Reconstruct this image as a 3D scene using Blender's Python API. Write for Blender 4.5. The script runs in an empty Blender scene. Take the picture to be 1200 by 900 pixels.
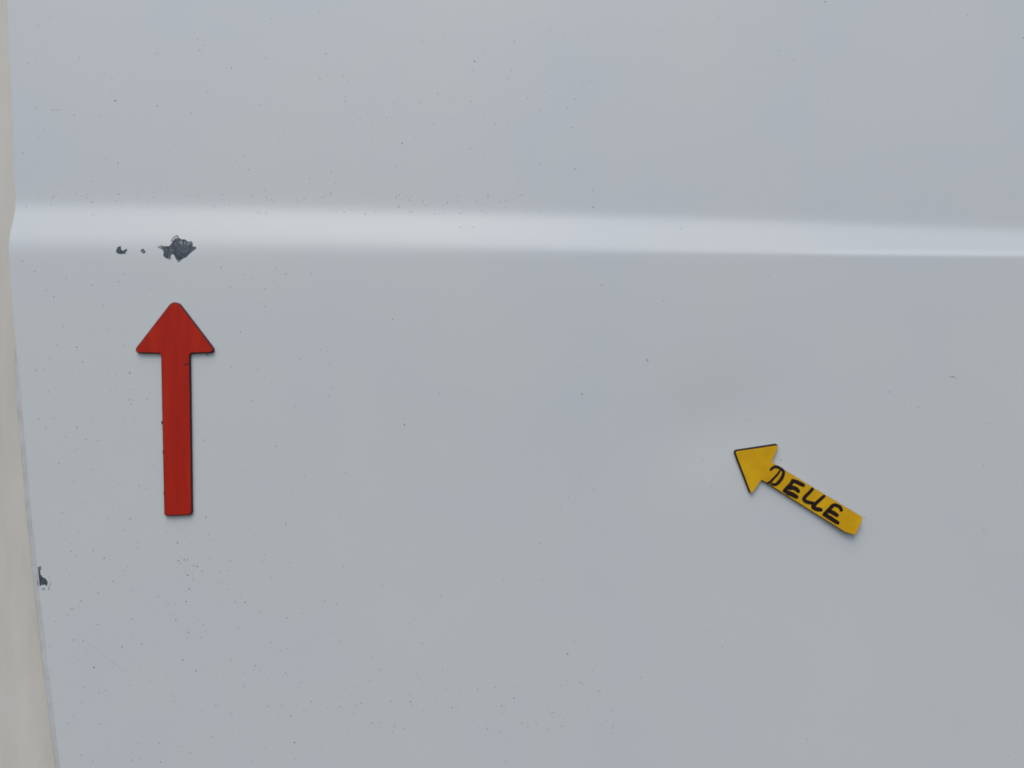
import bpy, bmesh, math, random
from mathutils import Vector, noise
from mathutils.geometry import delaunay_2d_cdt

random.seed(7)
scene = bpy.context.scene

# ------------------------------------------------------------------ camera
S = 0.0005                     # metres per photo pixel on the upper sheet
D = 0.4619                     # camera distance from the upper sheet
ZC = 0.95                      # height of the camera above the ground
cam_data = bpy.data.cameras.new('camera')
cam_data.sensor_fit = 'HORIZONTAL'
cam_data.sensor_width = 36.0
cam_data.lens = 36.0 * D / (1200 * S)
cam_data.clip_start = 0.01
cam_data.clip_end = 100.0
cam = bpy.data.objects.new('camera', cam_data)
scene.collection.objects.link(cam)
cam.location = (0.0, -D, ZC)
cam.rotation_euler = (math.radians(90), 0, 0)
scene.camera = cam

# ------------------------------------------------------------------ overcast daylight
SUN_EL, SUN_AZ = 62.0, -14.0   # azimuth measured from straight behind the camera, negative = left
world = bpy.data.worlds.new('World')
scene.world = world
world.use_nodes = True
wn = world.node_tree
bg = wn.nodes['Background']
sky = wn.nodes.new('ShaderNodeTexSky')
sky.sky_type = 'NISHITA'
sky.sun_disc = False
sky.sun_elevation = math.radians(SUN_EL)
sky.sun_rotation = math.radians(180 - SUN_AZ)
sky.air_density = 1.15
sky.dust_density = 2.0
sky.ozone_density = 1.0
bg.inputs['Strength'].default_value = 0.10
wn.links.new(sky.outputs['Color'], bg.inputs['Color'])

sun_data = bpy.data.lights.new('sun', 'SUN')
sun_data.energy = 1.0
sun_data.angle = math.radians(42)
sun_data.color = (1.0, 0.985, 0.93)
sun = bpy.data.objects.new('sun', sun_data)
scene.collection.objects.link(sun)
el, az = math.radians(SUN_EL), math.radians(SUN_AZ)
to_sun = Vector((math.cos(el) * math.sin(az), -math.cos(el) * math.cos(az), math.sin(el)))
sun.rotation_euler = (-to_sun).to_track_quat('-Z', 'Y').to_euler()
sun.location = to_sun * 3

scene.view_settings.view_transform = 'Standard'
scene.view_settings.look = 'None'
scene.view_settings.gamma = 1.0
scene.view_settings.use_curve_mapping = False
scene.view_settings.exposure = 0.38

# ------------------------------------------------------------------ materials
def mat(name, color, rough=0.5, spec=0.5, coat=0.0, coat_rough=0.05):
    m = bpy.data.materials.new(name)
    m.use_nodes = True
    b = m.node_tree.nodes['Principled BSDF']
    b.inputs['Base Color'].default_value = (*color, 1)
    b.inputs['Roughness'].default_value = rough
    b.inputs['Specular IOR Level'].default_value = spec
    b.inputs['Coat Weight'].default_value = coat
    b.inputs['Coat Roughness'].default_value = coat_rough
    return m

def add_noise(m, c0, c1, scale, detail=3, lo=0.3, hi=0.7, stretch=(1, 1, 1), rough=0.55, distort=0.0):
    """colour varies between c0 and c1 by object-space noise"""
    nt = m.node_tree
    b = nt.nodes['Principled BSDF']
    tc = nt.nodes.new('ShaderNodeTexCoord')
    mp = nt.nodes.new('ShaderNodeMapping')
    mp.inputs['Scale'].default_value = stretch
    nz = nt.nodes.new('ShaderNodeTexNoise')
    nz.inputs['Scale'].default_value = scale
    nz.inputs['Detail'].default_value = detail
    nz.inputs['Roughness'].default_value = rough
    nz.inputs['Distortion'].default_value = distort
    rp = nt.nodes.new('ShaderNodeValToRGB')
    rp.color_ramp.elements[0].position = lo
    rp.color_ramp.elements[1].position = hi
    rp.color_ramp.elements[0].color = (*c0, 1)
    rp.color_ramp.elements[1].color = (*c1, 1)
    nt.links.new(tc.outputs['Object'], mp.inputs['Vector'])
    nt.links.new(mp.outputs['Vector'], nz.inputs['Vector'])
    nt.links.new(nz.outputs['Fac'], rp.inputs['Fac'])
    nt.links.new(rp.outputs['Color'], b.inputs['Base Color'])
    return rp

def add_bump(m, scale, strength, dist=0.0002, detail=2):
    nt = m.node_tree
    b = nt.nodes['Principled BSDF']
    tc = nt.nodes.new('ShaderNodeTexCoord')
    nz = nt.nodes.new('ShaderNodeTexNoise')
    nz.inputs['Scale'].default_value = scale
    nz.inputs['Detail'].default_value = detail
    bp = nt.nodes.new('ShaderNodeBump')
    bp.inputs['Strength'].default_value = strength
    bp.inputs['Distance'].default_value = dist
    nt.links.new(tc.outputs['Object'], nz.inputs['Vector'])
    nt.links.new(nz.outputs['Fac'], bp.inputs['Height'])
    nt.links.new(bp.outputs['Normal'], b.inputs['Normal'])

M = {}
M['paint'] = mat('white_paint', (0.74, 0.74, 0.74), 0.42, 0.45, 0.25, 0.22)
# thin uneven dirt film over the white paint
add_noise(M['paint'], (0.722, 0.738, 0.742), (0.758, 0.764, 0.724), 7, 7, 0.32, 0.68, rough=0.55)
add_bump(M['paint'], 700, 0.10, 0.00008, 2)
M['pillar'] = mat('beige_paint', (0.6, 0.57, 0.5), 0.6, 0.4)
add_noise(M['pillar'], (0.70, 0.645, 0.565), (0.80, 0.745, 0.665), 26, 6, 0.3, 0.72, (2.2, 1, 0.55), rough=0.6)
add_bump(M['pillar'], 60, 0.15, 0.0006, 4)
M['primer'] = mat('grey_primer', (0.075, 0.088, 0.11), 0.6, 0.4)
add_noise(M['primer'], (0.058, 0.070, 0.088), (0.165, 0.185, 0.212), 260, 5, 0.40, 0.74, (1, 1, 0.7), distort=1.5)
add_bump(M['primer'], 500, 0.5, 0.0004, 2)
M['chip_wall'] = mat('paint_edge', (0.42, 0.43, 0.44), 0.6)
M['pink_primer'] = mat('pink_primer', (0.42, 0.36, 0.35), 0.6)
add_noise(M['pink_primer'], (0.27, 0.20, 0.19), (0.56, 0.52, 0.52), 700, 3, 0.35, 0.62)
M['grey_layer'] = mat('grey_layer', (0.28, 0.29, 0.30), 0.6)
add_noise(M['grey_layer'], (0.18, 0.19, 0.20), (0.38, 0.39, 0.40), 900, 3, 0.35, 0.65)
M['speck_dark'] = mat('dark_dirt', (0.15, 0.155, 0.165), 0.8, 0.2)
M['speck_mid'] = mat('grey_dirt', (0.38, 0.39, 0.40), 0.8, 0.2)
M['speck_faint'] = mat('pale_dirt', (0.47, 0.48, 0.50), 0.8, 0.2)
M['seal'] = mat('grey_sealant', (0.66, 0.655, 0.635), 0.7, 0.3)
add_noise(M['seal'], (0.58, 0.57, 0.545), (0.70, 0.695, 0.68), 120, 4)
M['scratch'] = mat('scuffed_paint', (0.685, 0.695, 0.71), 0.7, 0.3)
M['rubber'] = mat('black_magnet', (0.018, 0.012, 0.011), 0.55, 0.4)
M['red'] = mat('red_vinyl', (0.3, 0.02, 0.015), 0.6, 0.2)
add_noise(M['red'], (0.42, 0.015, 0.007), (0.58, 0.026, 0.009), 60, 5, 0.3, 0.7, (1.6, 1, 0.25), rough=0.6)
add_bump(M['red'], 500, 0.08, 0.0001, 3)
M['yellow'] = mat('yellow_vinyl', (0.6, 0.33, 0.01), 0.6, 0.2)
add_noise(M['yellow'], (0.72, 0.375, 0.006), (0.95, 0.53, 0.008), 60, 6, 0.3, 0.7, rough=0.6)
add_bump(M['yellow'], 500, 0.08, 0.0001, 3)
M['ink'] = mat('marker_ink', (0.016, 0.007, 0.006), 0.4, 0.4)

# ------------------------------------------------------------------ the shape of the sheet
def lerp_table(tab, x):
    if x <= tab[0][0]: 
        (x0, y0), (x1, y1) = tab[0], tab[1]
    elif x >= tab[-1][0]:
        (x0, y0), (x1, y1) = tab[-2], tab[-1]
    else:
        for i in range(len(tab) - 1):
            if tab[i][0] <= x <= tab[i + 1][0]:
                (x0, y0), (x1, y1) = tab[i], tab[i + 1]
                break
    return y0 + (y1 - y0) * (x - x0) / (x1 - x0)

def sstep(a, b, x):
    t = min(1, max(0, (x - a) / (b - a)))
    return t * t * (3 - 2 * t)

def softplus(t):
    return t if t > 30 else (0.0 if t < -30 else math.log1p(math.exp(t)))

SLOPE = 0.252
def crease(x):
    """upper and lower limit of the shoulder and their softness, in units of S below the camera axis"""
    u = x / S + 600
    yt = 240.3 + 30 * max(0.0, (min(u, 1500) - 60) / 1140) ** 1.55
    yb = 286.3 + 13.2 * sstep(0, 1250, u)
    yb = 450 - (450 - yb) * 0.989
    wt = 4.0 - 0.9 * sstep(300, 1100, u)
    wb = 5.2 - 4.3 * sstep(250, 980, u)
    return yt - 450, yb - 450, wt, wb

def barrel(x, z):
    return 0.13 * max(0.0, z - 0.04) ** 2 - 0.045 * max(0.0, -z) ** 2 + 0.004 * x * x

def depth(x, z):
    """how far the sheet stands out towards the viewer, z relative to the camera axis"""
    v = -z / S
    u = x / S + 600
    yt, yb, wt, wb = crease(x)
    d = SLOPE * S * (wt * softplus((v - yt) / wt) - wb * softplus((v - yb) / wb))
    # sharper pressed ridge towards the right
    k = sstep(900, 1010, u) * 0.13
    if k > 0:
        d += k * S * (1.0 * softplus((v - (yb - 5.5)) / 1.0) - 0.7 * softplus((v - yb) / 0.7))
    # the whole side is slightly barrelled
    d -= barrel(x, z)
    # gentle waviness of pressed sheet metal
    d += 0.00022 * noise.noise(Vector((x * 6.0, z * 7.0, 3.1)))
    # the dent the yellow marker points at
    a = math.radians(28)
    dx, dz = (u - 836) * S, z - (450 - 497) * S
    p, q = dx * math.cos(a) + dz * math.sin(a), -dx * math.sin(a) + dz * math.cos(a)
    d -= 0.00095 * math.exp(-(p * p) / (2 * 0.025 ** 2) - (q * q) / (2 * 0.020 ** 2))
    return d

def on_sheet(px, py, h=0.0):
    """sheet coordinates of the point of the sheet seen at a photo pixel"""
    x, z = (px - 600) * S, (450 - py) * S
    for _ in range(4):
        k = (D - depth(x, z) - h) / D
        x, z = (px - 600) * S * k, (450 - py) * S * k
    return x, z

def world_pt(x, z, h=0.0):
    return (x, -(depth(x, z) + h), ZC + z)

EDGE = [(-150, -6), (0, 6.5), (110, 11.5), (225, 16), (240, 17), (256, 14.5), (272, 10.5), (285, 9), (300, 9),
        (337, 11), (400, 16.5), (450, 21.5), (550, 30.5), (600, 34.5), (650, 40), (700, 45), (750, 50.5),
        (800, 56.5), (850, 62.5), (900, 69), (1050, 90)]
HEM = 0.0014
EDGE_W = []
for py, px in EDGE:
    x, z = on_sheet(px, py)
    EDGE_W.append((z, x))
EDGE_W.sort()
def edge_x(z):
    s = 0.0
    for k in (-2, -1, 0, 1, 2):
        s += lerp_table(EDGE_W, z + k * 0.0022)
    return s / 5 + HEM

def pillar_y(x, z):
    return 0.0050 + barrel(-0.29, z) + 0.05 * (x + 0.3) ** 2 + 0.0004 * noise.noise(Vector((x * 9, z * 5, 8)))

# ------------------------------------------------------------------ object helpers
col = scene.collection
def link_mesh(name, verts, faces, mats, parent=None, smooth=True, mat_idx=None):
    me = bpy.data.meshes.new(name)
    me.from_pydata([tuple(v) for v in verts], [], faces)
    for m in mats: me.materials.append(m)
    if mat_idx: me.polygons.foreach_set('material_index', mat_idx)
    if smooth: me.polygons.foreach_set('use_smooth', [True] * len(me.polygons))
    me.update()
    o = bpy.data.objects.new(name, me)
    col.objects.link(o)
    if parent:
        o.parent = parent
        o.matrix_parent_inverse.identity()
        o.location = -parent.location if parent.parent is None else (0, 0, 0)
    return o

def thing(name, loc, label, cat):
    o = bpy.data.objects.new(name, None)
    o.empty_display_size = 0.05
    o.location = loc
    col.objects.link(o)
    o['label'] = label
    o['category'] = cat
    return o

def inside(p, poly):
    x, y = p
    r = False
    j = len(poly) - 1
    for i in range(len(poly)):
        xi, yi = poly[i]; xj, yj = poly[j]
        if (yi > y) != (yj > y) and x < (xj - xi) * (y - yi) / (yj - yi) + xi: r = not r
        j = i
    return r

def dist_poly(p, poly):
    best = 1e9
    for i in range(len(poly)):
        ax, ay = poly[i - 1]; bx, by = poly[i]
        dx, dy = bx - ax, by - ay
        l2 = dx * dx + dy * dy or 1e-12
        t = max(0, min(1, ((p[0] - ax) * dx + (p[1] - ay) * dy) / l2))
        best = min(best, math.hypot(p[0] - ax - t * dx, p[1] - ay - t * dy))
    return best

def area(poly):
    return 0.5 * sum(poly[i - 1][0] * poly[i][1] - poly[i][0] * poly[i - 1][1] for i in range(len(poly)))

def fill(poly, step, jitter=0.0):
    """triangulated inside of an outline, with inner points every step"""
    pts = [Vector(p) for p in poly]
    n = len(pts)
    edges = [(i, (i + 1) % n) for i in range(n)]
    x0 = min(p[0] for p in poly); x1 = max(p[0] for p in poly)
    y0 = min(p[1] for p in poly); y1 = max(p[1] for p in poly)
    y = y0 + step * .5
    while y < y1:
        x = x0 + step * .5
        while x < x1:
            p = (x + random.uniform(-jitter, jitter) * step, y + random.uniform(-jitter, jitter) * step)
            if inside(p, poly) and dist_poly(p, poly) > step * .35: pts.append(Vector(p))
            x += step
        y += step
    v, e, f, *_ = delaunay_2d_cdt(pts, edges, [], 1, 1e-9)
    out = []
    for t in f:
        c = (sum(v[i][0] for i in t) / len(t), sum(v[i][1] for i in t) / len(t))
        if not inside(c, poly): continue
        t = list(t)
        if area([tuple(v[i]) for i in t]) < 0: t.reverse()
        out.append(t)
    return [tuple(p) for p in v], out

def rough_line(poly, n_sub, amp, seed):
    """break the straight runs of a hand-measured outline into a ragged line"""
    rnd = random.Random(seed)
    out = []
    for i in range(len(poly)):
        a, b = poly[i], poly[(i + 1) % len(poly)]
        L = math.hypot(b[0] - a[0], b[1] - a[1])
        for k in range(n_sub):
            t = k / n_sub
            w = 0 if k == 0 else amp * L
            out.append((a[0] + (b[0] - a[0]) * t + rnd.uniform(-w, w), a[1] + (b[1] - a[1]) * t + rnd.uniform(-w, w)))
    return out

def zoomed(pts, x0, y0, k):
    return [(x0 + u * k, y0 + v * k) for u, v in pts]

# ------------------------------------------------------------------ paint chips, outlines as photo pixels
CHIPS = {
 'wide': zoomed([(90,415),(150,395),(190,365),(220,390),(300,395),(400,390),(430,345),(480,300),(450,290),(435,255),(470,190),
    (530,135),(600,122),(630,140),(625,185),(660,195),(690,225),(770,222),(830,250),(850,280),(910,285),(940,265),(985,320),
    (985,390),(1010,410),(1070,415),(1065,470),(1000,510),(960,545),(880,620),(810,680),(730,715),(690,750),(650,800),
    (610,800),(570,730),(530,650),(500,600),(470,605),(440,620),(430,660),(445,710),(410,745),(350,715),(290,685),(250,650),
    (240,615),(255,580),(235,500),(215,475),(180,470),(120,440)], 180, 270, 56 / 1200),
 'hook': zoomed([(145,350),(175,290),(200,235),(250,218),(302,218),(290,270),(310,320),(335,350),(390,330),(430,300),(478,298),
    (470,350),(430,400),(442,442),(360,440),(280,446),(200,430),(160,390)], 130, 280, 0.04),
 'spot': zoomed([(870,350),(925,280),(985,330),(1018,395),(965,435),(910,402)], 130, 280, 0.04),
 'edge': zoomed([(232,250),(270,270),(320,240),(330,310),(300,345),(320,420),(370,480),(430,510),(465,570),(460,620),(440,670),
    (410,635),(340,645),(310,660),(265,665),(250,590),(258,520),(246,400)], 30, 650, 40 / 720),
}
LAYERS = {
 'wide': [('pink_primer', zoomed([(440,255),(452,286),(482,280),(520,222),(600,202),(626,183),(626,142),(600,126),(532,140),(474,194)], 180, 270, 56/1200)),
          ('grey_layer', zoomed([(572,735),(690,745),(650,797),(612,797)], 180, 270, 56/1200)),
          ('grey_layer', zoomed([(335,702),(428,668),(442,710),(410,742)], 180, 270, 56/1200)),
          ('grey_layer', zoomed([(95,416),(150,398),(190,370),(216,395),(212,470),(180,466),(122,438)], 180, 270, 56/1200)),
          ('grey_layer', zoomed([(405,500),(430,470),(450,500),(430,540)], 180, 270, 56/1200)),
          ('grey_layer', zoomed([(655,300),(690,240),(715,260),(712,350),(690,372)], 180, 270, 56/1200)),
          ('grey_layer', zoomed([(835,360),(870,310),(930,300),(945,320),(880,372)], 180, 270, 56/1200)),
          ('grey_layer', zoomed([(765,330),(785,270),(800,330),(785,350)], 180, 270, 56/1200))],
 'hook': [],
 'spot': [('pink_primer', zoomed([(915,350),(940,335),(958,370),(938,388),(918,375)], 130, 280, 0.04))],
 'edge': [('grey_layer', zoomed([(262,300),(318,258),(322,306),(290,338)], 30, 650, 40/720))],
}
chip_poly = {}
for i, (k, poly) in enumerate(CHIPS.items()):
    w = [on_sheet(px, py) for px, py in rough_line(poly, 3, 0.07, i)]
    if area(w) < 0: w.reverse()
    chip_poly[k] = w

# ------------------------------------------------------------------ the white panel
panel = thing('vehicle_panel', (0.1, 0, ZC - 0.62),
              'white painted vehicle panel with a horizontal crease, chipped paint and small dirt specks', 'vehicle panel')
XR, ZLO, ZHI = 0.85, -0.62, 0.52
ws = [0.0]
while ws[-1] < XR + 0.29: ws.append(ws[-1] + (0.003 if ws[-1] < 0.15 else 0.004 if ws[-1] < 0.65 else 0.012))
zs = [ZLO]
while zs[-1] < ZHI:
    z = zs[-1]
    fine = 0.066 < z < 0.113
    zs.append(z + (0.00075 if fine else 0.003 if -0.27 < z < 0.26 else 0.010))
nw, nz_ = len(ws), len(zs)
verts, faces, vid = [], [], {}
def vert(w, z):
    key = (round(w, 7), round(z, 7))
    if key not in vid:
        vid[key] = len(verts)
        verts.append(world_pt(edge_x(z) + w, z))
    return vid[key]
holes = {}
for k, poly in chip_poly.items():
    wp = [(x - edge_x(z), z) for x, z in poly]
    lo_w, hi_w = min(p[0] for p in wp), max(p[0] for p in wp)
    lo_z, hi_z = min(p[1] for p in wp), max(p[1] for p in wp)
    i0 = max(i for i in range(nw) if ws[i] <= lo_w - 0.0002 or i == 0)
    i1 = min(i for i in range(nw) if ws[i] > hi_w + 0.0002)
    j0 = max(j for j in range(nz_) if zs[j] < lo_z - 0.0002)
    j1 = min(j for j in range(nz_) if zs[j] > hi_z + 0.0002)
    holes[k] = (wp, i0, i1, j0, j1)
# merge overlapping patches into one rectangle each
patches = []
for k, (wp, i0, i1, j0, j1) in holes.items():
    for p in patches:
        if not (i1 < p[1] or i0 > p[2] or j1 < p[3] or j0 > p[4]):
            p[0].append(wp); p[1] = min(p[1], i0); p[2] = max(p[2], i1); p[3] = min(p[3], j0); p[4] = max(p[4], j1)
            break
    else:
        patches.append([[wp], i0, i1, j0, j1])
def in_patch(i, j):
    return any(p[1] <= i < p[2] and p[3] <= j < p[4] for p in patches)
for j in range(nz_ - 1):
    for i in range(nw - 1):
        if not in_patch(i, j):
            faces.append([vert(ws[i], zs[j]), vert(ws[i + 1], zs[j]), vert(ws[i + 1], zs[j + 1]), vert(ws[i], zs[j + 1])])
for polys, i0, i1, j0, j1 in patches:
    rim = [(ws[i], zs[j0]) for i in range(i0, i1)] + [(ws[i1], zs[j]) for j in range(j0, j1)] + \
          [(ws[i], zs[j1]) for i in range(i1, i0, -1)] + [(ws[i0], zs[j]) for j in range(j1, j0, -1)]
    pts, edges = [], []
    for loop in [rim] + polys:
        b = len(pts)
        pts += [Vector(p) for p in loop]
        edges += [(b + q, b + (q + 1) % len(loop)) for q in range(len(loop))]
    for i in range(i0 + 1, i1):
        for j in range(j0 + 1, j1):
            p = (ws[i], zs[j])
            if not any(inside(p, q) for q in polys) and min(dist_poly(p, q) for q in polys) > 0.0004: pts.append(Vector(p))
    v, e, f, *_ = delaunay_2d_cdt(pts, edges, [], 1, 1e-9)
    for t in f:
        c = (sum(v[q][0] for q in t) / len(t), sum(v[q][1] for q in t) / len(t))
        if any(inside(c, q) for q in polys) or not inside(c, rim): continue
        t = list(t)
        if area([tuple(v[q]) for q in t]) < 0: t.reverse()
        faces.append([vert(v[q][0], v[q][1]) for q in t])
# rolled hem and return flange along the left edge
prev = [vert(0.0, z) for z in zs]
def strip(dx, back):
    global prev
    cur = []
    for z in zs:
        x0 = edge_x(z)
        x, y, zz = world_pt(x0, z)
        cur.append(len(verts)); verts.append((x - dx, y + back if back is not None else pillar_y(x - dx, z) + 0.0006, zz))
    for j in range(len(zs) - 1):
        faces.append([cur[j], prev[j], prev[j + 1], cur[j + 1]])
    prev = cur
for k in range(1, 7):
    t = k / 6 * math.pi / 2
    strip(HEM * math.sin(t), HEM * (1 - math.cos(t)))
strip(HEM, HEM + 0.0015)
strip(HEM, None)
skin = link_mesh('panel_skin', verts, faces, [M['paint']], panel)

# ------------------------------------------------------------------ exposed primer where paint has flaked off
CHIP_LABEL = {'wide': 'largest jagged chip with a pinkish rim on the crease above the red arrow',
              'hook': 'small hook-shaped chip on the crease',
              'spot': 'tiny ring-shaped chip between the two larger ones',
              'edge': 'dark chip at the left edge of the panel'}
CD = 0.00022
for k, poly in chip_poly.items():
    v2, f2 = fill(poly, 0.0009, 0.35)
    n = len(poly)
    vv = []
    for q, (x, z) in enumerate(v2):
        bump = 0.0 if q < n else random.uniform(-0.00007, 0.00009)
        vv.append(world_pt(x, z, -CD + bump))
    base = len(vv)
    top = [world_pt(x, z, -0.000005) for x, z in poly]
    vv += top
    ff = [list(t) for t in f2]
    mi = [0] * len(ff)
    for q in range(n):
        r = (q + 1) % n
        ff.append([q, base + q, base + r, r]); mi.append(1)
    chip = link_mesh('paint_chip', vv, ff, [M['primer'], M['chip_wall']], panel, smooth=False, mat_idx=mi)
    chip['label'] = CHIP_LABEL[k]
    for s, (mk, lp) in enumerate(LAYERS[k]):
        pl = [on_sheet(px, py) for px, py in rough_line(lp, 3, 0.06, 40 + s)]
        if area(pl) < 0: pl.reverse()
        v3, f3 = fill(pl, 0.0008, 0.3)
        m = len(pl)
        vv = [world_pt(x, z, -CD + 0.00016) for x, z in v3] + [world_pt(x, z, -CD - 0.00005) for x, z in pl]
        ff = [list(t) for t in f3] + [[(q + 1) % m, q, len(v3) + q, len(v3) + (q + 1) % m] for q in range(m)]
        link_mesh('primer_layer', vv, ff, [M[mk]], chip, smooth=False)

# ------------------------------------------------------------------ dirt specks on the paint
specks = []   # px, py, radius px, tone
D_, M_, F_ = 0, 1, 2
hand = """63,348,d 107,320,m 108,334,m 139,330,m 145,321,m 78,326,m 26,306,m 41,318,m 121,358,f 109,389,f 67,404,m 90,407,d 42,434,d
51,433,m 97,424,m 152,437,d 190,359,m 163,377,f 222,314,m 223,329,f 259,313,m 270,337,m 282,389,m 45,491,d 51,482,m 90,501,d
57,459,m 152,468,m 172,468,f 107,490,f 171,573,m 91,585,m 108,550,f 132,595,f 153,608,d 126,608,m 93,623,m 84,637,f 88,641,f
83,646,m 110,643,m 122,654,d 78,666,m 132,681,d 115,695,f 83,714,d 79,721,m 92,711,m 86,750,d 97,751,m 143,758,d 208,636,d
245,626,m 247,633,m 161,637,f 209,657,d 211,660,m 216,656,d 220,656,m 227,663,m 231,664,d 237,669,d 217,670,m 220,674,d 227,679,m
216,683,m 222,690,d 218,705,d 246,655,m 270,657,m 259,670,f 257,683,m 267,691,f 287,706,d 282,700,m 206,726,d 233,726,m 221,741,d
241,739,f 235,747,m 271,773,f 214,773,d 181,758,f 166,755,m 110,782,d 98,806,m 116,812,m 153,803,m 117,848,d 95,885,m 187,871,m
155,891,m 188,893,d 109,892,m 230,786,d 286,805,m 223,882,m 236,834,m 203,814,m 253,826,m 204,822,m 314,828,m 330,827,m 341,839,m
345,870,d 436,770,m 495,803,m 480,814,m 481,822,d 483,827,m 458,822,m 423,824,m 415,826,f 399,828,m 365,822,m 299,780,m 519,785,m
340,659,m 336,724,m 318,753,m 633,637,m 665,766,d 673,752,m 607,805,m 602,818,d 530,829,m 538,812,m 580,806,m 560,808,m 588,835,m
678,429,f 682,462,d 759,423,d 875,492,m 915,539,d 382,63,m 556,72,d 513,110,m 430,133,m 453,138,m 471,168,d 436,165,m 404,113,m
405,119,f 375,93,m 633,130,m 618,115,m 665,126,m 674,198,d 682,200,m 393,215,m 551,174,m 508,146,m 967,2,d 1134,18,m 930,70,m
963,86,m 971,116,m 1199,44,m 324,523,d 473,490,m 474,498,d 460,374,m 540,250,d 540,266,m 632,247,m 695,243,d 705,334,d 720,332,m
243,416,d 245,417,m 247,414,m 40,642,d 41,639,m 282,389,m 281,403,f 135,118,d 62,129,m 68,129,m 87,135,m 271,80,d 281,115,m 12,194,d
284,183,m 292,199,d 276,188,m 16,242,d 31,242,m 103,228,m 108,237,m 1076,477,m 1060,477,m 1117,441,m""".split()
for h in hand:
    a, b, t = h.split(',')
    tone = {'d': D_, 'm': M_, 'f': F_}[t]
    specks.append((float(a), float(b), random.uniform(0.6, 0.9) if tone == D_ else random.uniform(0.5, 0.85), tone))
rs = random.Random(21)
def scatter(n, x0, x1, y0, y1, fx=1.0):
    for _ in range(n):
        px = x0 + (x1 - x0) * rs.random() ** fx
        py = rs.uniform(y0, y1)
        specks.append((px, py, rs.choice([0.4, 0.5, 0.5, 0.6, 0.7, 0.8]), F_ if rs.random() < 0.72 else M_))
scatter(260, 50, 420, 310, 895, 1.3)
scatter(130, 25, 700, 20, 240, 1.1)
scatter(110, 30, 620, 226, 252, 1.0)
scatter(110, 250, 760, 780, 860, 1.0)
scatter(120, 80, 1195, 5, 895, 1.0)
for _ in range(16):
    a = rs.uniform(0, 6.28); r = rs.gauss(0, 14)
    specks.append((225 + r * math.cos(a), 672 + r * 1.4 * math.sin(a), rs.uniform(0.35, 0.6), F_))
red_box = lambda px, py: (150 < px < 262 and 345 < py < 420) or (183 < px < 231 and 400 < py < 612)
vv, ff, mi = [], [], []
for px, py, r, tone in specks:
    if red_box(px, py) and not (240 < px < 250 and py > 413.5): continue
    x, z = on_sheet(px, py)
    if x < edge_x(z) + 0.0008: continue
    if any(inside((x, z), p) or dist_poly((x, z), p) < 0.0007 for p in chip_poly.values()): continue
    b = len(vv)
    n = 7
    rr = r * S
    el_ = rs.uniform(0.75, 1.35); ang = rs.uniform(0, math.pi)
    for q in range(n):
        t = 2 * math.pi * q / n
        a, c = rr * el_ * math.cos(t) * rs.uniform(0.8, 1.2), rr / el_ * math.sin(t) * rs.uniform(0.8, 1.2)
        vv.append(world_pt(x + a * math.cos(ang) - c * math.sin(ang), z + a * math.sin(ang) + c * math.cos(ang), 0.00001))
    vv.append(world_pt(x, z, 0.00001 + rr * 0.22))
    for q in range(n):
        ff.append([b + q, b + (q + 1) % n, b + n]); mi.append(tone)
sp = link_mesh('dirt_specks', vv, ff, [M['speck_dark'], M['speck_mid'], M['speck_faint']], panel, mat_idx=mi)
sp['kind'] = 'stuff'

# ------------------------------------------------------------------ faint scratches and smudges
def ribbon(path, widths, h0, h1, seg=6):
    """flat stroke with rounded ends and soft height on the sheet; path in sheet coordinates"""
    pts = []
    n = len(path)
    for i in range(n - 1):                     # Catmull-Rom
        p0 = path[max(0, i - 1)]; p1 = path[i]; p2 = path[i + 1]; p3 = path[min(n - 1, i + 2)]
        w1, w2 = widths[i], widths[i + 1]
        for k in range(seg):
            t = k / seg
            pts.append(tuple(0.5 * (2 * p1[a] + (p2[a] - p0[a]) * t + (2 * p0[a] - 5 * p1[a] + 4 * p2[a] - p3[a]) * t * t +
                       (3 * p1[a] - p0[a] - 3 * p2[a] + p3[a]) * t ** 3) for a in (0, 1)) + (w1 + (w2 - w1) * t,))
    pts.append((*path[-1], widths[-1]))
    left, right = [], []
    for i, (x, z, w) in enumerate(pts):
        a = pts[max(0, i - 1)]; b = pts[min(len(pts) - 1, i + 1)]
        dx, dz = b[0] - a[0], b[1] - a[1]
        L = math.hypot(dx, dz) or 1
        nx, nz2 = -dz / L, dx / L
        left.append((x + nx * w / 2, z + nz2 * w / 2)); right.append((x - nx * w / 2, z - nz2 * w / 2))
    def cap(p, q):
        (x, z, w) = p
        dx, dz = x - q[0], z - q[1]
        L = math.hypot(dx, dz) or 1
        a0 = math.atan2(dz, dx)
        return [(x + w / 2 * math.cos(a0 + t), z + w / 2 * math.sin(a0 + t)) for t in (1.1, 0.55, 0, -0.55, -1.1)]
    V, F = [], []
    for (a, b) in zip(left, right):
        V.append(h1(*a)); V.append(h1(*b))
    for i in range(len(left) - 1):
        F.append([2 * i, 2 * i + 1, 2 * i + 3, 2 * i + 2])
    for end, nb, l, r in ((pts[0], pts[1], 1, 0), (pts[-1], pts[-2], 2 * len(left) - 2, 2 * len(left) - 1)):
        c = cap(end, nb)
        b = len(V)
        V += [h1(*p) for p in c]
        F.append([l] + [b + i for i in range(5)] + [r] if True else None)
    return V, F

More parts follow.
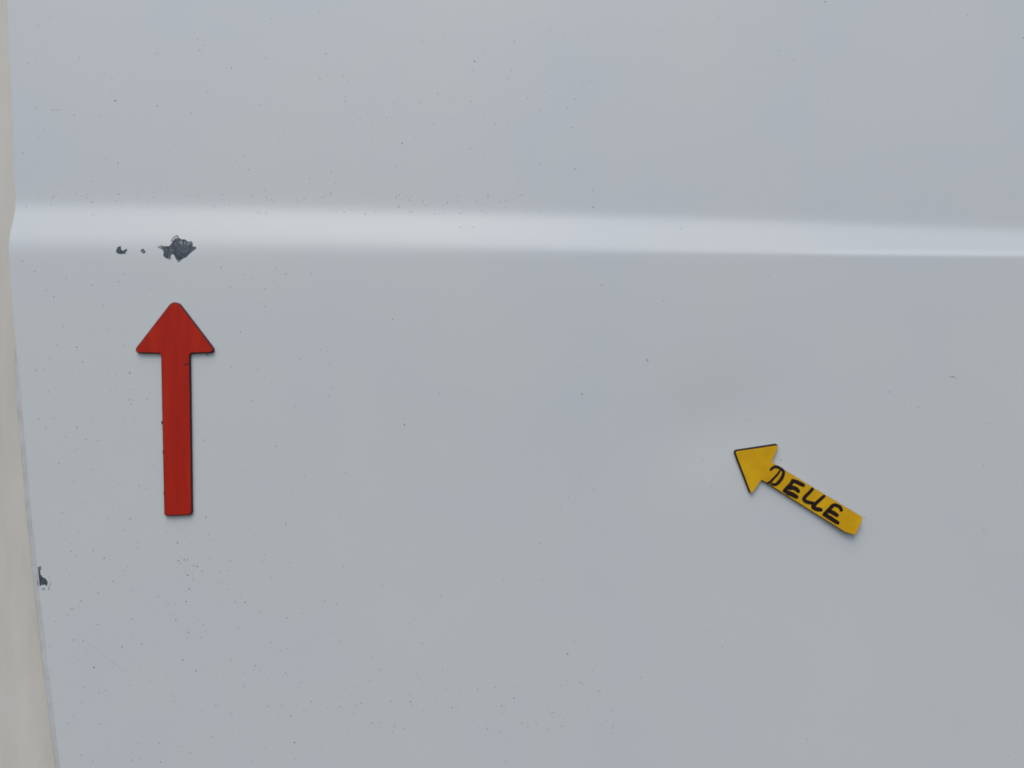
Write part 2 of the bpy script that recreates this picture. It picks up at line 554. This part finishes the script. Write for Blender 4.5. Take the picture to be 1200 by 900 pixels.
def scratch(pxs, w, m, name='scratch'):
    path = [on_sheet(*p) for p in pxs]
    V, F = ribbon(path, [w * S * 0.3] + [w * S] * (len(path) - 2) + [w * S * 0.3], None, lambda x, z: world_pt(x, z, 0.000015))
    return link_mesh(name, V, F, [m], panel)
scratch([(96, 748), (110, 759), (128, 773), (147, 788)], 2.0, M['scratch'])
scratch([(60, 128), (64, 129.2), (70, 128.6)], 0.9, M['scratch'])
scratch([(1112, 441.6), (1117, 441.6), (1121, 443.5)], 1.5, M['speck_faint'])
def smudge(px, py, a, b, seed):
    rnd = random.Random(seed)
    pl = [on_sheet(px + a * math.cos(t * 0.524) * rnd.uniform(0.6, 1.2), py + b * math.sin(t * 0.524) * rnd.uniform(0.6, 1.2)) for t in range(12)]
    if area(pl) < 0: pl.reverse()
    v, f = fill(pl, 0.0008)
    return link_mesh('smudge', [world_pt(x, z, 0.000015) for x, z in v], f, [M['speck_faint']], panel)
scratch([(57.2, 688), (58.8, 685), (60, 681.5)], 1.6, M['speck_faint'], 'smudge')
smudge(51, 690.2, 2.6, 1.9, 1)
smudge(57.3, 689.6, 1.2, 2.4, 2)

# soft grey sealing bead along the lower part of the edge
V, F, prev = [], [], None
zz = [z for z in zs if z < 0.028]
for j, z in enumerate(zz):
    t = min(1.0, (0.028 - z) / 0.04)
    x, y, w = world_pt(edge_x(z), z)
    rad = 0.0010 + 0.0012 * t + 0.00025 * noise.noise(Vector((z * 60, 2, 5)))
    cx, cy = x - HEM - 0.0010 * t - 0.0001, y + 0.0026
    ring = []
    for k in range(10):
        a = 2 * math.pi * k / 10
        ring.append(len(V)); V.append((cx + rad * math.cos(a), cy + rad * math.sin(a), w))
    if prev:
        for k in range(10): F.append([prev[k], prev[(k + 1) % 10], ring[(k + 1) % 10], ring[k]])
    prev = ring
bead = link_mesh('edge_seal', V, F, [M['seal']], panel)
bead['label'] = 'pale grey sealing bead along the lower left edge of the panel'

# ------------------------------------------------------------------ beige bodywork left of the panel
V, F = [], []
zz = [ZLO + (ZHI - ZLO) * j / 70 for j in range(71)]
xs = [-0.75 + 0.56 * i / 60 for i in range(61)]
for z in zz:
    for x in xs:
        V.append((x, pillar_y(x, z), ZC + z))
for j in range(70):
    for i in range(60):
        a = j * 61 + i
        F.append([a, a + 1, a + 62, a + 61])
pillar = link_mesh('body_pillar', V, F, [M['pillar']])
sol = pillar.modifiers.new('thickness', 'SOLIDIFY'); sol.thickness = 0.002; sol.offset = -1
pillar['label'] = 'dusty beige bodywork strip beyond the left edge of the white panel'
pillar['category'] = 'bodywork'

# ------------------------------------------------------------------ magnetic arrows
def rounded(corners):
    """corners: (x, y, radius) in photo pixels -> dense rounded outline"""
    out = []
    n = len(corners)
    for i in range(n):
        p = Vector(corners[i][:2]); a = Vector(corners[i - 1][:2]); b = Vector(corners[(i + 1) % n][:2]); r = corners[i][2]
        u, v = (a - p).normalized(), (b - p).normalized()
        half = math.acos(max(-1, min(1, u.dot(v)))) / 2
        t = r / math.tan(half)
        c = p + (u + v).normalized() * (r / math.sin(half))
        s, e = p + u * t, p + v * t
        a0 = math.atan2(s.y - c.y, s.x - c.x); a1 = math.atan2(e.y - c.y, e.x - c.x)
        da = (a1 - a0 + math.pi) % (2 * math.pi) - math.pi
        for k in range(7):
            ang = a0 + da * k / 6
            out.append((c.x + r * math.cos(ang), c.y + r * math.sin(ang)))
    res = []                                        # long straight runs get points too
    for i in range(len(out)):
        a, b = out[i], out[(i + 1) % len(out)]
        L = math.hypot(b[0] - a[0], b[1] - a[1])
        m = max(1, int(L / 6))
        for k in range(m): res.append((a[0] + (b[0] - a[0]) * k / m, a[1] + (b[1] - a[1]) * k / m))
    return res

def inset(poly, d):
    n = len(poly)
    sgn = 1 if area(poly) > 0 else -1
    out = []
    for i in range(n):
        a, b = poly[i - 1], poly[(i + 1) % n]
        dx, dy = b[0] - a[0], b[1] - a[1]
        L = math.hypot(dx, dy) or 1
        out.append((poly[i][0] - sgn * dy / L * d, poly[i][1] + sgn * dx / L * d))
    return out

def slab(name, poly, h0, h1, bev, m, parent, lift=lambda x, z: 0.0, ragged=0.0, seed=0):
    """bevelled slab lying on the sheet; poly in sheet coordinates, counter-clockwise"""
    if area(poly) < 0: poly = poly[::-1]
    if ragged:
        rnd = random.Random(seed)
        poly = [(x + rnd.gauss(0, ragged), z + rnd.gauss(0, ragged)) for x, z in poly]
    top2, tf = fill(inset(poly, bev), 0.003)
    n = len(poly)
    V = [world_pt(x, z, h1 + lift(x, z)) for x, z in top2]
    F = [list(t) for t in tf]
    mid = inset(poly, bev * 0.3)
    rings = []
    for ring, h in ((inset(poly, bev), h1), (mid, h1 - bev * 0.3), (poly, h1 - bev), (poly, h0)):
        b = len(V)
        V += [world_pt(x, z, h + lift(x, z)) for x, z in ring]
        rings.append(list(range(b, b + n)))
    for r0, r1 in zip(rings, rings[1:]):
        for q in range(n):
            s = (q + 1) % n
            F.append([r0[s], r0[q], r1[q], r1[s]])
    o = link_mesh(name, V, F, [m], parent)
    return o

TH = 0.0019
def to_sheet(poly): return [on_sheet(px, py, TH) for px, py in poly]

# red arrow, upright below the big chip
rc = [(204.8, 348.6, 8.5), (254.3, 413.4, 4.2), (222.4, 414.2, 3.0), (225.0, 603.6, 5.0), (192.2, 605.0, 3.6), (188.4, 414.4, 3.0), (154.6, 413.6, 4.2)]
x, z = on_sheet(206, 480)
red = thing('magnetic_arrow', world_pt(x, z), 'long red magnetic arrow pointing straight up at the largest paint chip', 'arrow magnet')
ro = to_sheet(rounded(rc))
if area(ro) < 0: ro.reverse()
slab('magnet_backing', ro, 0.0001, 0.0017, 0.0002, M['rubber'], red)
rf = slab('vinyl_face', inset(ro, 0.00048), 0.00165, TH, 0.00008, M['red'], red, ragged=0.00003, seed=3)

def mark(name, pxs, w, parent, m, lift=lambda x, z: 0.0, taper=1.0):
    path = [on_sheet(px, py, TH) for px, py in pxs]
    ww = w if isinstance(w, (list, tuple)) else [w] * len(path)
    V, F = ribbon(path, [k * S for k in ww], None, lambda x, z: world_pt(x, z, TH + 0.00003 + lift(x, z)))
    return link_mesh(name, V, F, [m], parent)
mark('nick', [(217.0, 427.6), (218.6, 426.6), (222.0, 426.2)], [2.0, 1.4, 0.7], rf, M['rubber'])
mark('nick', [(189.4, 494), (189.8, 495.5), (190.0, 496.8)], [1.2, 1.6, 1.0], rf, M['rubber'])
mark('nick', [(191.0, 528), (191.1, 530), (191.3, 532)], [0.7, 1.1, 0.7], rf, M['rubber'])
mark('nick', [(191.9, 577), (192.2, 579), (192.3, 580.5)], [0.7, 1.2, 0.7], rf, M['rubber'])
mark('nick', [(200.5, 603.9), (202.5, 603.6), (204, 603.9)], [1.0, 1.9, 1.0], rf, M['rubber'])
mark('nick', [(223.9, 560), (224.1, 562), (224.2, 563.5)], [0.6, 1.2, 0.6], rf, M['rubber'])

# yellow arrow with the handwritten word
yc = [(859.4, 527.6, 3.4), (913.8, 519.4, 3.0), (904.6, 541.6, 1.6), (1010.8, 606.2, 3.6), (1001.6, 627.0, 2.6), (989.6, 623.4, 6.0),
      (892.4, 562.6, 1.6), (879.6, 580.2, 2.4)]
def curl(x, z):
    u = x / S + 600
    return 0.0014 * sstep(930, 1012, u) ** 1.3
x, z = on_sheet(930, 570)
yel = thing('magnetic_arrow', world_pt(x, z), 'short yellow magnetic arrow with DELLE handwritten in black, pointing up left', 'arrow magnet')
yo = [on_sheet(px, py, TH) for px, py in rounded(yc)]
if area(yo) < 0: yo.reverse()
slab('magnet_backing', yo, 0.0001, 0.0014, 0.0002, M['rubber'], yel, curl)
yfc = [(861.3, 529.0, 2.6), (913.4, 521.4, 2.0), (904.6, 541.6, 1.6), (1010.8, 606.2, 3.6), (1001.6, 627.0, 2.6), (989.6, 623.4, 6.0),
       (892.6, 562.4, 1.6), (880.6, 580.0, 2.0)]
yp = [on_sheet(px, py, TH) for px, py in rounded(yfc)]
if area(yp) < 0: yp.reverse()
yf = slab('vinyl_face', inset(yp, 0.00018), 0.00135, TH, 0.00008, M['yellow'], yel, curl, ragged=0.00002, seed=5)

A = lambda pts: zoomed(pts, 895, 540, 0.05)
B = lambda pts: zoomed(pts, 935, 565, 80 / 1108)
def letter(strokes, name='letter', bold=1.36):
    V, F = [], []
    for s, (pts, w) in enumerate(strokes):
        path = [on_sheet(px, py, TH) for px, py in pts]
        ww = [k * bold for k in w]
        v, f = ribbon(path, [k * S for k in ww], None, lambda x, z: world_pt(x, z, TH + 0.00003 + s * 0.000012 + curl(x, z)))
        b = len(V)
        V += v; F += [[b + i for i in t] for t in f]
    return link_mesh(name, V, F, [M['ink']], yf)
letter([(A([(160,215),(210,165),(290,140),(390,180),(455,235),(460,310),(420,410),(350,500),(270,560),(190,545)]),
         [2.2, 2.8, 3.0, 2.8, 3.0, 3.2, 3.4, 3.4, 3.2, 2.4]),
        (A([(385,225),(320,320),(230,415),(150,500),(95,510)]), [1.8, 2.2, 2.4, 2.8, 1.8])], bold=1.2)
letter([(A([(680,460),(640,540),(560,620),(480,705)]), [3.0, 3.4, 3.4, 3.0]),
        (A([(690,470),(780,500),(870,545),(930,575)]), [3.4, 3.6, 3.6, 3.0]),
        (A([(610,640),(700,635),(770,670),(810,715)]), [3.6, 3.8, 3.8, 3.2]),
        (A([(500,705),(580,755),(680,795),(765,845)]), [3.2, 4.0, 4.2, 3.6])])
letter([(B([(235,112),(180,175),(115,240),(100,290),(160,325),(255,345)]), [2.8, 3.0, 3.2, 3.2, 3.4, 3.0])])
letter([(B([(420,228),(360,280),(290,345),(245,400),(300,435),(368,448)]), [2.8, 3.0, 3.2, 3.6, 4.0, 3.6])])
letter([(B([(695,450),(675,405),(610,372),(560,380),(500,445),(425,525)]), [3.0, 3.2, 3.2, 3.2, 3.4, 3.4]),
        (B([(520,475),(575,500),(625,535)]), [3.6, 3.8, 3.4]),
        (B([(430,525),(520,580),(635,655)]), [3.4, 3.8, 3.4])])

scene.cycles.filter_width = 1.8
scene.cycles.use_denoising = True
